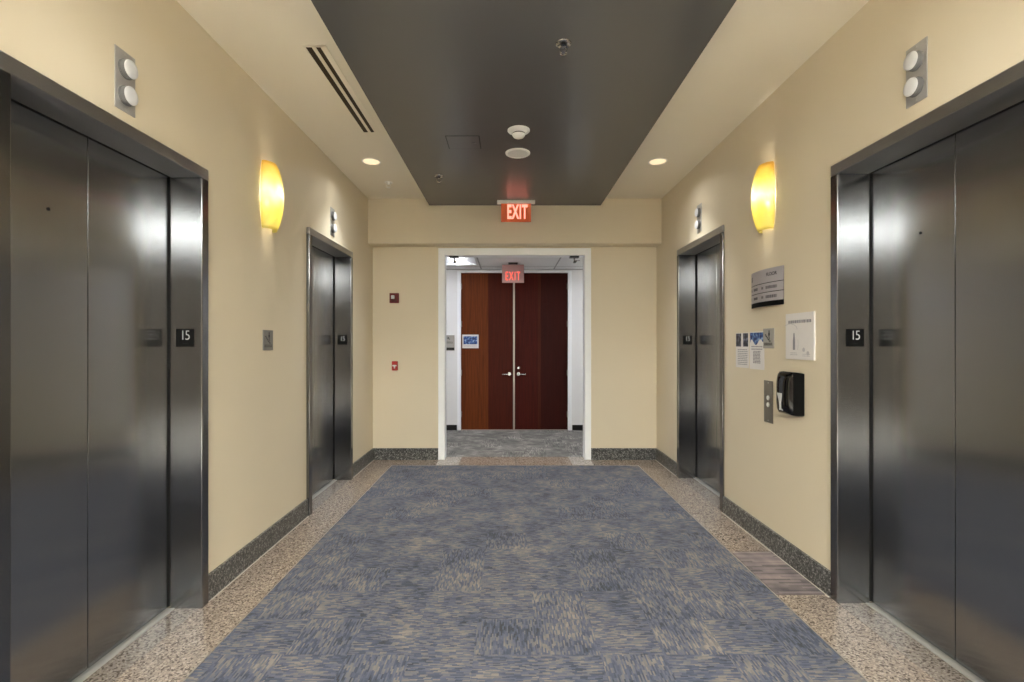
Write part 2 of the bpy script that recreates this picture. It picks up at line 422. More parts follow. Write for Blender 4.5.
# baseboards: charcoal granite with a pale sealant line at the floor
def basebd(name, segs, label):
    bm = B()
    for a in segs: box(bm, *a)
    return struct(name, bm, 'grandark', label, 'baseboard', bevel=.002)
g = OPW / 2 + .068
basebd('baseboard_left', [(XL, XL + .019, a, b, 0, .15) for a, b in ((YB, 2.244 - g), (2.244 + g, 4.864 - g), (4.864 + g, YF - .019))], 'dark speckled granite baseboard along the left wall')
basebd('baseboard_right', [(XR - .019, XR, a, b, 0, .15) for a, b in ((YB, 2.301 - g), (2.301 + g, 4.947 - g), (4.947 + g, YF - .019))], 'dark speckled granite baseboard along the right wall')
basebd('baseboard_far', [(XL, -.917, YF - .019, YF, 0, .15), (1.062, XR, YF - .019, YF, 0, .15)], 'dark speckled granite baseboard along the end wall')
bm = B()
for a, b in ((2.244 + g, 4.864 - g), (4.864 + g, YF - .019)): box(bm, XL + .019, XL + .027, a, b, 0, .003)
for a, b in ((2.301 + g, 4.947 - g), (4.947 + g, YF - .019)): box(bm, XR - .027, XR - .019, a, b, 0, .0055)
struct('trim_2', bm, 'grout', 'pale sealant line between baseboard and floor', 'sealant')

# ------------------------------------------------------------------ white cased opening to the hall
bm = B()
for x0, x1, s in ((-.917, -.832, 1), (.982, 1.063, -1)):
    box(bm, x0, x1, YF - .018, YF, 0, 2.742)
    xi = x1 if s > 0 else x0
    box(bm, xi - (.07 if s > 0 else 0), xi + (0 if s > 0 else .07), YF, YF + .142, 0, 2.735)
    box(bm, x0, x1, YF + .142, YF + .16, 0, 2.742)
box(bm, -.832, .982, YF - .018, YF, 2.65, 2.742); box(bm, -.832, .982, YF, YF + .142, 2.65, 2.73); box(bm, -.832, .982, YF + .142, YF + .16, 2.65, 2.742)
struct('trim_3', bm, 'white', 'white frame around the opening to the hall', 'door frame', bevel=.004)

# hall beyond
HD = 8.517
bm = B()
box(bm, -3.4, -.885, HD, HD + .2, 0, 2.81); box(bm, 1.078, 3.4, HD, HD + .2, 0, 2.81); box(bm, -.885, 1.078, HD, HD + .2, 2.763, 2.81)
struct('wall_hall_far', bm, 'hallwall', 'white hall wall around the double wooden doors', 'wall')
for nm, x0, x1, lb in (('wall_hall_left', -3.5, -3.4, 'white wall at the left end of the hall'), ('wall_hall_right', 3.4, 3.5, 'white wall at the right end of the hall')):
    bm = B(); box(bm, x0, x1, 6.5, HD + .2, 0, 2.81); struct(nm, bm, 'hallwall', lb, 'wall')
bm = B(); box(bm, -3.4, XL - .30, 6.36, 6.5, 0, 2.81); box(bm, XR + .30, 3.4, 6.36, 6.5, 0, 2.81)
struct('wall_hall_near', bm, 'hallwall', 'white hall wall on the lobby side', 'wall')
TX0, TX1, TY0, TY1 = -1.135, -.525, 6.84, 8.06
bm = B()
xs = [-3.4, -2.635, -2.025, TX0, TX1, 2.145, 2.755, 3.4]
for k in range(0, 8, 2): box(bm, xs[k], xs[k + 1], 6.5, HD + .2, 2.80, 2.90)
for k in range(1, 7, 2):
    box(bm, xs[k], xs[k + 1], 6.5, TY0, 2.80, 2.90); box(bm, xs[k], xs[k + 1], TY1, HD + .2, 2.80, 2.90)
    box(bm, xs[k], xs[k + 1], TY0, TY1, 2.895, 2.92)
struct('ceiling_hall', bm, 'tile', 'white tiled hall ceiling', 'ceiling')
bm = B()
for x in (-2.95, -1.71, -.48, .777, 2.0): box(bm, x - .010, x + .010, 6.5, HD, 2.796, 2.80)
for y in (6.62, 8.20): box(bm, -3.4, 3.4, y - .004, y + .004, 2.797, 2.80)
box(bm, -3.4, 3.4, HD - .02, HD, 2.79, 2.80)
struct('trim_4', bm, 'greyplastic', 'grey grid lines of the hall ceiling', 'ceiling grid')
bm = B(); box(bm, -3.4, -.905, HD - .012, HD, .003, .095); box(bm, 1.10, 3.4, HD - .012, HD, .003, .095)
struct('baseboard_hall', bm, 'black', 'black rubber baseboard along the hall wall', 'baseboard')

# double doors
t = thing('door_5', 'pair of tall reddish brown wooden doors at the end of the hall', 'double door', (0, HD, 0)); t['kind'] = 'structure'
bm = B()
box(bm, -.897, -.836, -.02, .12, 0.003, 2.772); box(bm, 1.024, 1.088, -.02, .12, 0.003, 2.772); box(bm, -.836, 1.024, -.02, .12, 2.738, 2.772)
obj('door_frame', bm, 'white', t, bevel=.003)
def leaf(x0, x1, mat, lever_dir, label):
    bm = B(); box(bm, 0, x1 - x0, .012, .056, .012, 2.735)
    o = obj('door_leaf', bm, mat, t, bevel=.002); o.location = (x0, 0, 0); o['label'] = label
    w = x1 - x0
    lx = w - .062 if lever_dir < 0 else .062
    bm = B()
    lathe(bm, [(0, 0), (.030, 0), (.030, .008), (.026, .012), (0, .012)], (lx, .0, .98), 'y', 20)
    lathe(bm, [(.011, -.045), (.011, 0)], (lx, 0, .98), 'y', 12)
    tube(bm, [(lx, -.05, .98), (lx + lever_dir * .03, -.052, .978), (lx + lever_dir * .125, -.05, .972)], .011)
    h = obj('lever_handle', bm, 'chrome', o, smooth=True)
    hx = 0 if lever_dir < 0 else w
    for z in (.28, 1.0, 1.85, 2.5):
        bm = B(); lathe(bm, [(0, -.055), (.009, -.055), (.009, .055), (0, .055)], (hx, -.008, z), 'z', 12); box(bm, hx - .012, hx + .012, -.006, .012, z - .05, z + .05)
        obj('hinge', bm, 'alu', o)
    return o
lf = leaf(-.834, .070, 'woodL', -1, 'lighter reddish brown leaf with the small sign')
rf = leaf(.102, 1.022, 'woodR', 1, 'darker brown leaf with a round lock above its lever')
bm = B(); lathe(bm, [(0, -.012), (.02, -.012), (.024, 0), (.024, .012), (0, .012)], (.062, 0, 1.085), 'y', 18)
obj('deadbolt', bm, 'chrome', rf, smooth=True)
bm = B(); box(bm, .070, .102, -.004, .05, .012, 2.735)
obj('meeting_strip', bm, 'strip', t, bevel=.002)
bm = B(); box(bm, -.836, 1.024, -.01, .10, .003, .012)
obj('threshold_strip', bm, 'strip', t)

# ------------------------------------------------------------------ elevators
def elevator(name, loc, rz, oh, depth, fr, label):
    """local frame: x to the viewer's right, -y out of the wall"""
    t = thing(name, label, 'elevator door', loc, rz, 'elevator doors of the lobby'); t['kind'] = 'structure'
    hw = OPW / 2
    for s in (-1, 1):
        bm = B()
        pts = [(s * hw, -fr), (s * (hw + .062), -fr), (s * (hw + .062), 0), (s * (hw + .018), 0), (s * (hw + .018), depth - .009), (s * hw, depth - .009)]
        prism(bm, pts, 0.0, oh, 'z')
        obj('jamb', bm, 'frame', t, bevel=.005)
    bm = B()
    prism(bm, [(-fr, oh), (-fr, oh + .062), (0, oh + .062), (0, oh + .018), (depth - .009, oh + .018), (depth - .009, oh)], -hw - .062, hw + .062, 'x')
    obj('head', bm, 'headsteel', t, bevel=.005)
    for s in (-1, 1):
        bm = B(); a, b = (-hw - .10, -.002) if s < 0 else (.002, hw + .10)
        box(bm, a, b, depth, depth + .04, .012, oh + .05)
        p = obj('door_panel', bm, 'steel', t, bevel=.0015)
        if s < 0:
            bm = B(); lathe(bm, [(0, -.002), (.0075, -.002), (.0075, .001), (0, .001)], (-.193, depth, 2.065), 'y', 14)
            obj('keyhole', bm, 'black', p)
    for s in (-1, 1):  # black strips paint the shadow line in the gap around the doors
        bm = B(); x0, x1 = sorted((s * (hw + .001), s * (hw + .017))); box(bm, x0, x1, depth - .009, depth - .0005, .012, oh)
        obj('gap_shade_strip', bm, 'void', t)
    bm = B(); box(bm, -hw - .017, hw + .017, depth - .009, depth - .0005, oh + .001, oh + .017); obj('gap_shade_strip', bm, 'void', t)
    bm = B(); box(bm, -hw - .10, hw + .10, depth + .045, depth + .06, -.02, oh + .15)
    obj('shaft_screen', bm, 'void', t)
    bm = B(); box(bm, -hw, hw, depth - .035, depth + .04, -.05, .004)
    for k in range(2): box(bm, -hw, hw, depth - .030 + k * .012, depth - .024 + k * .012, .004, .0052)
    obj('sill', bm, 'alu', t)
    return t
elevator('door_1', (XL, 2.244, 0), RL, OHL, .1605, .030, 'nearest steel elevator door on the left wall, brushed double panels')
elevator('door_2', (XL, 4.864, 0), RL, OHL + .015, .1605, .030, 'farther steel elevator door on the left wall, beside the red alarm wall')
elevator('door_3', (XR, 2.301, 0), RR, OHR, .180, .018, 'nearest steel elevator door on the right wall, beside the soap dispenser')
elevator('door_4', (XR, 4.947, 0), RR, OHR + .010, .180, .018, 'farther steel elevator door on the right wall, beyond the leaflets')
# stone strips in front of the doors' sills
bm = B()
for c in (2.301, 4.947): box(bm, XR - .012, XR + .14, c - OPW / 2, c + OPW / 2, 0, .0015)
for c in (2.244, 4.864): box(bm, XL - .12, XL + .012, c - OPW / 2, c + OPW / 2, 0, .0015)
struct('floor_sill_stones', bm, 'gran2', 'browner granite strips in front of the elevator sills', 'floor')

# number plates on the jamb reveals
def number_plate(loc, label, proto=[]):
    if proto: return dup(proto[0], loc, 0, label)
    t = thing('floor_number_plate', label, 'sign', loc, 0, 'floor number plates on the elevator jambs')
    bm = B(); box(bm, -.051, .051, -.003, 0, -.051, .051); obj('plate', bm, 'matteblack', t, bevel=.001)
    me = text_mesh('15', .078, .0006, space=.8, bold=-.0012); 
    d = link('digits', me, 'digits', t); d.scale = (.86, 1, 1); d.location = (.002, -.0034, .012)
    bm = B()
    for dx in (-.012, -.006, 0, .006, .012): lathe(bm, [(0, -.0012), (.0014, -.0006), (.0016, 0)], (dx, -.003, -.032), 'y', 8)
    obj('braille', bm, 'black', t)
    proto.append(t); return t
number_plate((-1.834, 2.244 + OPW / 2, 1.535), 'black plate reading 15 on the jamb of the nearest left elevator')
number_plate((-1.834, 4.864 + OPW / 2, 1.545), 'black plate reading 15 on the jamb of the farther left elevator')
number_plate((1.999, 2.301 + OPW / 2, 1.536), 'black plate reading 15 on the jamb of the nearest right elevator')
number_plate((1.995, 4.947 + OPW / 2, 1.545), 'black plate reading 15 on the jamb of the farther right elevator')

# hall lanterns above the elevators
def lantern(loc, rz, label, proto=[]):
    if proto: return dup(proto[0], loc, rz, label)
    t = thing('elevator_lantern', label, 'signal light', loc, rz, 'arrival lanterns above the elevators')
    bm = B(); box(bm, -.06, .06, -.004, 0, -.139, .139); obj('face_plate', bm, 'satin', t, bevel=.0015)
    for z in (.058, -.064):
        bm = B(); lathe(bm, [(.044, -.004), (.044, -.010), (.041, -.012), (.041, -.030)], (0, 0, z), 'y', 28)
        e = obj('lens_base', bm, 'lensbase', t, smooth=True)
        bm = B(); lathe(bm, [(.041, -.030), (.0405, -.033), (.037, -.0355), (.02, -.037), (0, -.0375)], (0, 0, z), 'y', 28)
        obj('lens', bm, 'lampwhite', e, smooth=True)
    for z in (.125, -.125):
        bm = B(); lathe(bm, [(0, -.006), (.004, -.006), (.005, -.004)], (0, 0, z), 'y', 10); obj('screw', bm, 'alu', t)
    proto.append(t); return t
lantern((XL, 2.254, 2.705), RL, 'two-lens steel lantern above the nearest left elevator')
lantern((XL, 4.90, 2.72), RL, 'two-lens steel lantern above the farther left elevator')
lantern((XR, 2.30, 2.770), RR, 'two-lens steel lantern above the nearest right elevator')
lantern((XR, 4.925, 2.763), RR, 'two-lens steel lantern above the farther right elevator')

# ------------------------------------------------------------------ wall sconces
def lamp(name, typ, parent, loc, energy, col, **kw):
    d = bpy.data.lights.new(name, typ); d.energy = energy; d.color = col
    for k, v in kw.items(): setattr(d, k, v)
    o = bpy.data.objects.new(name, d); C.objects.link(o); o.parent = parent; o.location = loc
    return o
WARM = (1.0, .9, .76)
SCONCE_W, CAN_W = 2.8, 7.0
def sconce(loc, rz, label, proto=[]):
    if proto: return dup(proto[0], loc, rz, label)
    t = thing('wall_sconce', label, 'wall lamp', loc, rz, 'amber glass wall sconces')
    bm = B(); nu, nv = 24, 20; grid = []
    for j in range(nv + 1):
        v = j / nv; s = math.sin(PI * v) ** .75
        a = .076 + .024 * s; p = .055 + .055 * s; z = -.242 + .484 * v
        row = []
        for i in range(nu + 1):
            u = PI * i / nu
            cu, su = math.cos(u), math.sin(u)
            row.append(bm.verts.new((-a * cu, -.004 - p * su ** .85, z)))
        grid.append(row)
    for A, D in zip(grid, grid[1:]):
        for i in range(nu): bm.faces.new((A[i], A[i + 1], D[i + 1], D[i]))
    bmesh.ops.recalc_face_normals(bm, faces=bm.faces[:])
    o = obj('glass_shade', bm, 'shade', t)
    for pl in o.data.polygons: pl.use_smooth = True
    md = o.modifiers.new('thick', 'SOLIDIFY'); md.thickness = .005; md.offset = 0
    bm = B(); box(bm, -.055, .055, -.012, 0, -.16, .16); obj('back_plate', bm, 'plastic', t, bevel=.002)
    bm = B(); lathe(bm, [(.014, -.06), (.014, -.02), (.018, -.015), (.018, .03), (.012, .045), (0, .05)], (0, -.045, .02), 'z', 16)
    obj('bulb', bm, 'bulb', t, smooth=True)
    lamp('sconce_glow', 'POINT', t, (0, -.062, .02), SCONCE_W, WARM, shadow_soft_size=.02)
    lf = lamp('sconce_forward_glow', 'SPOT', t, (0, -.062, .03), 1.35, (1, .96, .90), spot_size=math.radians(165), spot_blend=.6, shadow_soft_size=.02)
    lf.rotation_euler = (-PI / 2, 0, 0)
    proto.append(t); return t
sconce((XL, 3.575, 2.572), RL, 'amber glass sconce glowing on the left wall')
sconce((XR, 3.618, 2.578), RR, 'amber glass sconce glowing on the right wall')

# ------------------------------------------------------------------ recessed downlights
def downlight(loc, label, proto=[]):
    if proto: return dup(proto[0], loc, 0, label)
    t = thing('recessed_downlight', label, 'ceiling light', loc, 0, 'recessed downlights')
    bm = B(); lathe(bm, [(.078, 0), (.078, -.004), (.086, -.006), (.093, -.004), (.094, 0)], (0, 0, 0), 'z', 40); obj('trim_ring', bm, 'plastic', t, smooth=True)
    bm = B(); lathe(bm, [(0, -.003), (.06, -.003), (.079, -.001)], (0, 0, 0), 'z', 40); obj('lens', bm, 'lens', t, smooth=True)
    lamp('downlight_beam', 'SPOT', t, (0, 0, -.008), CAN_W, (.97, .98, .95), spot_size=math.radians(150), spot_blend=.8, shadow_soft_size=.06)
    lamp('downlight_core', 'SPOT', t, (0, 0, -.008), 66, (.95, .98, .97), spot_size=math.radians(88), spot_blend=1.0, shadow_soft_size=.06)
    proto.append(t); return t
for i, y in enumerate((4.90, 1.95)):
    w = ('beside the far sprinkler', 'nearer the viewer', 'above the viewer', 'behind the viewer')[i]
    a_ = downlight((-1.378, y, H), 'round recessed downlight in the left ceiling strip, ' + ('just past the air slot' if i == 0 else w))
    b_ = downlight((1.487, y, H), 'round recessed downlight in the right ceiling strip, ' + ('beside the dark panel' if i == 0 else w))
    if i == 1:                                           # the pair over the nearer elevators is dimmed
        for r_ in (a_, b_):
            for ch in r_.children:
                if ch.type == 'LIGHT':
                    ch.data = ch.data.copy(); ch.data.energy *= .16

LP = 'unseen flat light panel added behind the viewer to brighten the lobby'
panel0 = thing('fill_light_panel', LP, 'ceiling light', (-3.2, -2.4, H), 0, 'added fill light panels behind the viewer')  # unseen row of panels added to lift light on ceiling and far wall
bm = B()
for x0, x1, y0, y1 in ((-.61, -.58, -.61, .61), (.58, .61, -.61, .61), (-.58, .58, -.61, -.58), (-.58, .58, .58, .61)): box(bm, x0, x1, y0, y1, -.012, 0)
obj('panel_frame', bm, 'white', panel0)
bm = B(); box(bm, -.58, .58, -.58, .58, -.008, 0); obj('diffuser', bm, 'fillpanel', panel0)
for y in (-2.4,):
    for x in (-3.2, -1.9, -.6, .7, 2.0, 3.3):
        if (x, y) != (-3.2, -2.4): dup(panel0, (x, y, H), 0, LP)

# ------------------------------------------------------------------ ceiling fittings
t = thing('air_slot_diffuser', 'long two-slot air diffuser in the left ceiling strip', 'air vent', (-1.198, 3.615, H))
bm = B()
for x0, x1 in ((-.066, -.052), (-.014, .010), (.040, .075)): box(bm, x0, x1, -.622, .622, -.004, 0)
for y0, y1 in ((-.622, -.606), (.606, .622)): box(bm, -.066, .075, y0, y1, -.004, 0)
box(bm, .075, .079, -.622, .622, -.0055, 0)
obj('vent_frame', bm, 'ceil', t, bevel=.001)
for x0, x1 in ((-.052, -.014), (.010, .040)):
    bm = B(); box(bm, x0, x1, -.606, .606, -.001, 0); obj('air_slot', bm, 'slot', t)

PZ = 3.224
t = thing('smoke_detector', 'white smoke detector with a domed tip under the dark ceiling panel', 'smoke detector', (.078, 3.95, PZ))
bm = B(); lathe(bm, [(0, 0), (.090, 0), (.090, -.007), (.084, -.013), (.070, -.016), (.067, -.024), (.060, -.028), (0, -.028)], axis='z', seg=40); obj('base', bm, 'plastic', t, smooth=True)
bm = B(); lathe(bm, [(.052, -.028), (.050, -.032), (.048, -.042), (.042, -.044)], axis='z', seg=40); obj('sensor_slot', bm, 'black', t, smooth=True)
bm = B(); lathe(bm, [(.054, -.036), (.052, -.043), (.042, -.056), (.024, -.064), (0, -.067)], axis='z', seg=40); obj('dome', bm, 'plastic', t, smooth=True)
t = thing('ceiling_speaker', 'flat round white speaker grille behind the smoke detector', 'speaker', (.079, 4.42, PZ))
bm = B(); lathe(bm, [(.090, 0), (.092, -.010), (.104, -.012), (.111, -.008), (.112, 0)], axis='z', seg=44); obj('rim', bm, 'plastic', t, smooth=True)
bm = B(); lathe(bm, [(0, -.009), (.06, -.008), (.092, -.005)], axis='z', seg=44); obj('grille', bm, 'grille', t, smooth=True)
t = thing('access_panel', 'square access hatch painted dark in the ceiling panel', 'hatch', (-.387, 4.19, PZ))
bm = B(); box(bm, -.135, .135, -.128, .128, -.0035, 0); obj('hatch_door', bm, 'panel', t, bevel=.0015)
bm = B()
for x0, x1, y0, y1 in ((-.143, -.135, -.135, .135), (.135, .143, -.135, .135), (-.142, .142, .128, .135), (-.142, .142, -.135, -.128)): box(bm, x0, x1, y0, y1, -.0012, 0)
obj('hatch_gap', bm, 'void', t)
bm = B(); lathe(bm, [(0, -.006), (.010, -.006), (.012, -.0035)], (.098, .0, 0), 'z', 14); box(bm, .07, .098, -.004, .004, -.007, -.0035); obj('latch', bm, 'black', t)

def sprinkler(loc, mat, label, proto={}):
    if mat in proto: return dup(proto[mat], loc, 0, label)
    t = thing('fire_sprinkler', label, 'sprinkler', loc, 0, 'ceiling sprinklers')
    bm = B(); lathe(bm, [(.022, -.003), (.036, -.010), (.043, -.006), (.045, 0)], axis='z', seg=28); obj('escutcheon', bm, mat, t, smooth=True)
    bm = B(); lathe(bm, [(0, 0), (.013, 0), (.013, -.022), (.009, -.026), (0, -.026)], axis='z', seg=14)
    for s in (-1, 1): tube(bm, [(s * .011, 0, -.020), (s * .020, 0, -.034), (s * .016, 0, -.050), (s * .003, 0, -.060)], .0035, 8)
    obj('frame_arms', bm, mat, t, smooth=True)
    bm = B(); lathe(bm, [(0, -.064), (.006, -.064), (.018, -.062), (.021, -.059), (.006, -.058), (0, -.058)], axis='z', seg=20); obj('deflector', bm, mat, t, smooth=True)
    proto[mat] = t; return t
sprinkler((.3125, 2.81, PZ), 'chrome', 'chrome sprinkler head in the dark ceiling panel, nearest the viewer')
sprinkler((-.72, 5.03, PZ), 'chrome', 'small chrome sprinkler head in the dark ceiling panel behind the hatch')
sprinkler((-1.36, 5.53, H), 'headwhite', 'white sprinkler head in the left cream ceiling strip')

# exit signs
t = thing('exit_sign', 'lit red EXIT sign under the dark ceiling panel', 'exit sign', (.085, 5.90, PZ))
bm = B(); box(bm, -.228, .228, -.035, .035, -.034, 0); obj('canopy', bm, 'plastic', t, bevel=.004)
bm = B(); box(bm, -.180, .180, -.005, .005, -.255, -.034); obj('acrylic_panel', bm, 'exitpanel', t, bevel=.001)
d = link('letters', text_mesh('EXIT', .215, .002, space=1.1, bold=.006), 'exitglow', t)
d.scale = (.52, 1, 1.10); d.location = (.014, -.0072, -.142)
t = thing('exit_sign', 'lit EXIT sign hanging in the hall before the wooden doors', 'exit sign', (.064, 7.83, 2.80))
bm = B(); box(bm, -.075, .075, -.03, .03, -.032, 0); obj('mount', bm, 'black', t, bevel=.003)
bm = B(); box(bm, -.175, .175, -.006, .006, -.322, -.032); obj('acrylic_panel', bm, 'exitpanel2', t, bevel=.001)
d = link('letters', text_mesh('EXIT', .215, .002, space=1.25, bold=.001), 'exitletters2', t)
d.scale = (.46, 1, .92); d.location = (-.004, -.0082, -.222)

# brackets under the opening's head
for x, lb in ((-.72, 'black bracket with chrome arm under the left end of the opening head'), (.855, 'black bracket with chrome arm under the right end of the opening head')):
    t = thing('head_bracket', lb, 'bracket', (x, YF + .07, 2.65), 0, 'brackets under the opening head')
    bm = B(); box(bm, -.06, .06, -.04, .04, -.022, 0); obj('plate', bm, 'black', t, bevel=.003)
    bm = B(); tube(bm, [(0, 0, -.02), (.004, -.004, -.06), (.03, -.01, -.075)], .012, 10); lathe(bm, [(0, -.092), (.018, -.09), (.022, -.08), (.014, -.068), (0, -.066)], (0.004, -.004, 0), 'z', 14)
    tube(bm, [(.004, -.004, -.062), (.075, .02, -.05)], .007, 8)
    obj('arm', bm, 'chrome', t, smooth=True)

# troffer in the hall
t = thing('ceiling_troffer', 'lit fluorescent fixture in the hall ceiling at the left', 'ceiling light', ((TX0 + TX1) / 2, (TY0 + TY1) / 2, 2.80))
troffer0 = t
hx, hy = (TX1 - TX0) / 2, (TY1 - TY0) / 2
bm = B()
for s in (-1, 1):
    prism(bm, [(s * hx, 0), (s * hx, .012), (s * .12, .075), (s * .12, .065)], -hy, hy, 'y')
for s in (-1, 1): box(bm, -hx, hx, s * hy - .006, s * hy + .006, 0, .08)
obj('housing', bm, 'white', t)
bm = B(); prism(bm, [(-.12, .07), (-.10, .02), (-.04, .005), (.04, .005), (.10, .02), (.12, .07)], -hy + .02, hy - .02, 'y')
obj('lit_lens', bm, 'troff', t)
M['troff_fill'] = plain('added fill lens', '#FFFFFF', emit='#F2F6FF', estr=10.0)  # stronger lens for two unseen fixtures added to brighten the hall
troffer0['group'] = 'fluorescent fixtures of the hall ceiling'
tq = [dup(troffer0, (-2.33, 7.45, 2.80), 0, 'unseen fluorescent fixture added to brighten the hall, beyond the left side of the opening'),
      dup(troffer0, (2.45, 7.45, 2.80), 0, 'unseen fluorescent fixture added to brighten the hall, beyond the right side of the opening')]
for r_ in tq:
    for ch in r_.children:
        if ch.name.startswith('lit_lens'): ch.material_slots[0].link = 'OBJECT'; ch.material_slots[0].material = M['troff_fill']

# ------------------------------------------------------------------ end wall alarms
t = thing('alarm_strobe', 'dark red fire alarm with white strobe on the end wall', 'fire alarm', (-1.485, YF, 2.094))
bm = B(); box(bm, -.060, .060, -.030, 0, -.064, .064); obj('housing', bm, 'redalarm', t, bevel=.005)
bm = B(); prism(bm, [(-.034, -.012), (.008, -.012), (.008, .034), (-.034, .034)], -.052, -.030, 'y'); obj('strobe_lens', bm, 'lampwhite', t, bevel=.006)
bm = B()
for k in range(4): box(bm, -.036, .036, -.032, -.030, -.050 + k * .009, -.046 + k * .009)
obj('horn_slots', bm, 'black', t)
t = thing('pull_station', 'small red fire alarm pull station low on the end wall', 'fire alarm', (-1.477, YF, 1.218))
bm = B(); box(bm, -.037, .037, -.035, 0, -.059, .059); obj('housing', bm, 'redpull', t, bevel=.005)
bm = B(); box(bm, -.026, .026, -.048, -.035, -.006, .012); box(bm, -.008, .008, -.046, -.035, -.034, -.004); obj('pull_handle', bm, 'plastic', t, bevel=.003)

# ------------------------------------------------------------------ stair pictogram plates
def stair_plate(loc, rz, mat, label):
    t = thing('stair_sign', label, 'sign', loc, rz, 'stair pictogram plates')
    bm = B(); box(bm, -.074, .074, -.006, 0, -.0735, .0735); obj('plate', bm, mat, t, bevel=.002)
    bm = B(); y0, y1 = -.0072, -.006
    pts = [(-.045, .030), (-.030, .030), (-.030, .018), (-.015, .018), (-.015, .006), (0, .006), (0, -.006), (.015, -.006), (.015, -.018), (.034, -.018), (.034, -.024), (.009, -.024), (.009, -.012), (-.006, -.012), (-.006, 0), (-.021, 0), (-.021, .012), (-.036, .012), (-.036, .024), (-.045, .024)]
    prism(bm, pts, y0, y1, 'y')
    lathe(bm, [(0, y0), (.006, y0), (.006, y1)], (.012, 0, .052), 'y', 12)
    prism(bm, [(.006, .044), (.018, .044), (.023, .026), (.019, .024), (.014, .012), (.022, -.004), (.016, -.006), (.007, .012), (.005, .022), (.001, .030)], y0, y1, 'y')
    obj('pictogram', bm, 'ink', t)
    bm = B(); random.seed(3)
    for z, n in ((-.036, 8), (-.048, 7)):
        x = -.055
        while x < .05:
            w = random.choice((.005, .009, .013)); box(bm, x, min(x + w, .055), y0, y1, z - .003, z + .003); x += w + .004
    obj('caption', bm, 'ink', t)
    return t
stair_plate((XL, 3.587, 1.528), RL, 'platesign', 'small grey stair pictogram plate on the left wall between the elevators')
stair_plate((XR, 3.608, 1.542), RR, 'paleplate', 'small pale grey stair pictogram plate beside the leaflets on the right wall')

# ------------------------------------------------------------------ directory sign on the right wall
t = thing('directory_sign', 'curved silver floor directory sign high on the right wall', 'sign', (XR, 3.637, 1.783), RR)
SW = .225
def arc(x): return -.004 - .036 * (1 - (x / SW) ** 2)
def curved(bm, z0, z1, back=.004, n=24):
    xs = [-SW + 2 * SW * i / n for i in range(n + 1)]
    prism(bm, [(x, arc(x)) for x in xs] + [(x, min(0, arc(x) + back)) for x in xs[::-1]], z0, z1, 'z'); return bm
def curved_text(s, size, x, z, rot=0, bold=.0005):
    me = text_mesh(s, size, .0004, bold=bold)
    if rot: me.transform(Matrix.Rotation(rot, 4, 'Y'))
    for v in me.vertices:
        v.co.x += x; v.co.z += z; v.co.y += arc(max(-SW, min(SW, v.co.x))) - .0006
    return me
def curved_marks(bm, x0, x1, z, h, seed):
    r = random.Random(seed); x = x0
    while x < x1:
        w = r.choice((.006, .010, .014)); xe = min(x + w, x1)
        prism(bm, [(x, arc(x) - .0012), (xe, arc(xe) - .0012), (xe, arc(xe) - .0002), (x, arc(x) - .0002)], z - h / 2, z + h / 2, 'z'); x = xe + .005
    return bm
bm = B(); prism(bm, [(-SW, 0), (-SW, -.003)] + [(-SW + 2 * SW * i / 24, arc(-SW + 2 * SW * i / 24) + .004) for i in range(1, 24)] + [(SW, -.003), (SW, 0)], .002, .262, 'z'); obj('backing', bm, 'ink', t)
bm = curved(B(), .166, .266); p = obj('top_panel', bm, 'signgrey', t, bevel=.001)
link('floor_lettering', curved_text('FLOOR', .034, .115, .222), 'ink', p)
link('number', curved_text('15', .050, -.195, .212, 0), 'ink', p)
for z0, z1, sd in ((.098, .1605, 4), (.030, .0925, 9)):
    p = obj('suite_panel', curved(B(), z0, z1), 'signgrey', t, bevel=.001)
    bm = B(); zc = (z0 + z1) / 2
    bm.free()
    for q, (x0, x1, hh) in enumerate(((-.205, -.190, .022), (-.145, -.065, .020), (.0, .022, .018), (.055, .17, .022))):
        obj('row_lettering', curved_marks(B(), x0, x1, zc, hh, sd + q), 'midink', p)
obj('bottom_rail', curved(B(), -.006, .0275, .006), 'matteblack', t, bevel=.001)

# ------------------------------------------------------------------ notices
def sheet(name, label, cat, loc, rz, w, h, th=.0015):
    t = thing(name, label, cat, loc, rz)
    bm = B(); box(bm, -w / 2, w / 2, -th, 0, -h / 2, h / 2); obj('paper', bm, 'paper', t)
    return t
def flat(t, name, mat, rects, th0, th1):
    bm = B()
    for x0, x1, z0, z1 in rects: box(bm, x0, x1, -th1, -th0, z0, z1)
    return obj(name, bm, mat, t)
def lines(x0, x1, ztop, n, pitch, h, seed):
    r = random.Random(seed); out = []
    for k in range(n):
        x = x0
        while x < x1 - .004:
            w = r.choice((.008, .014, .02)); out.append((x, min(x + w, x1), ztop - k * pitch - h, ztop - k * pitch)); x += w + .005
    return out
t = sheet('leaflet', 'white leaflet with two dark photos taped on the right wall, farther one', 'leaflet', (XR, 4.022, 1.449), RR, .222, .286)
flat(t, 'photo', 'picdark', [(-.106, -.018, .030, .138)], .0015, .002); flat(t, 'photo', 'picdark', [(.018, .100, .030, .138)], .0015, .002)
flat(t, 'body_text', 'greyink', lines(-.075, .09, .008, 9, .015, .006, 5), .0015, .002)
t = sheet('leaflet', 'white leaflet with a blue picture across its top, left of the pale grey plate', 'leaflet', (XR, 3.785, 1.450), RR, .222, .292)
bm = B(); pts = [(-.104, .138), (.104, .138), (.104, .062)] + [(.104 - .208 * i / 14, .064 + .022 * math.sin(i / 14 * 3 * PI - .6)) for i in range(1, 14)] + [(-.104, .058)]
prism(bm, pts, -.002, -.0015, 'y'); obj('photo', bm, 'picblue', t)
flat(t, 'body_text', 'greyink', lines(-.085, .085, .034, 2, .02, .008, 8) + lines(-.055, .055, -.004, 9, .011, .007, 2), .0015, .002)
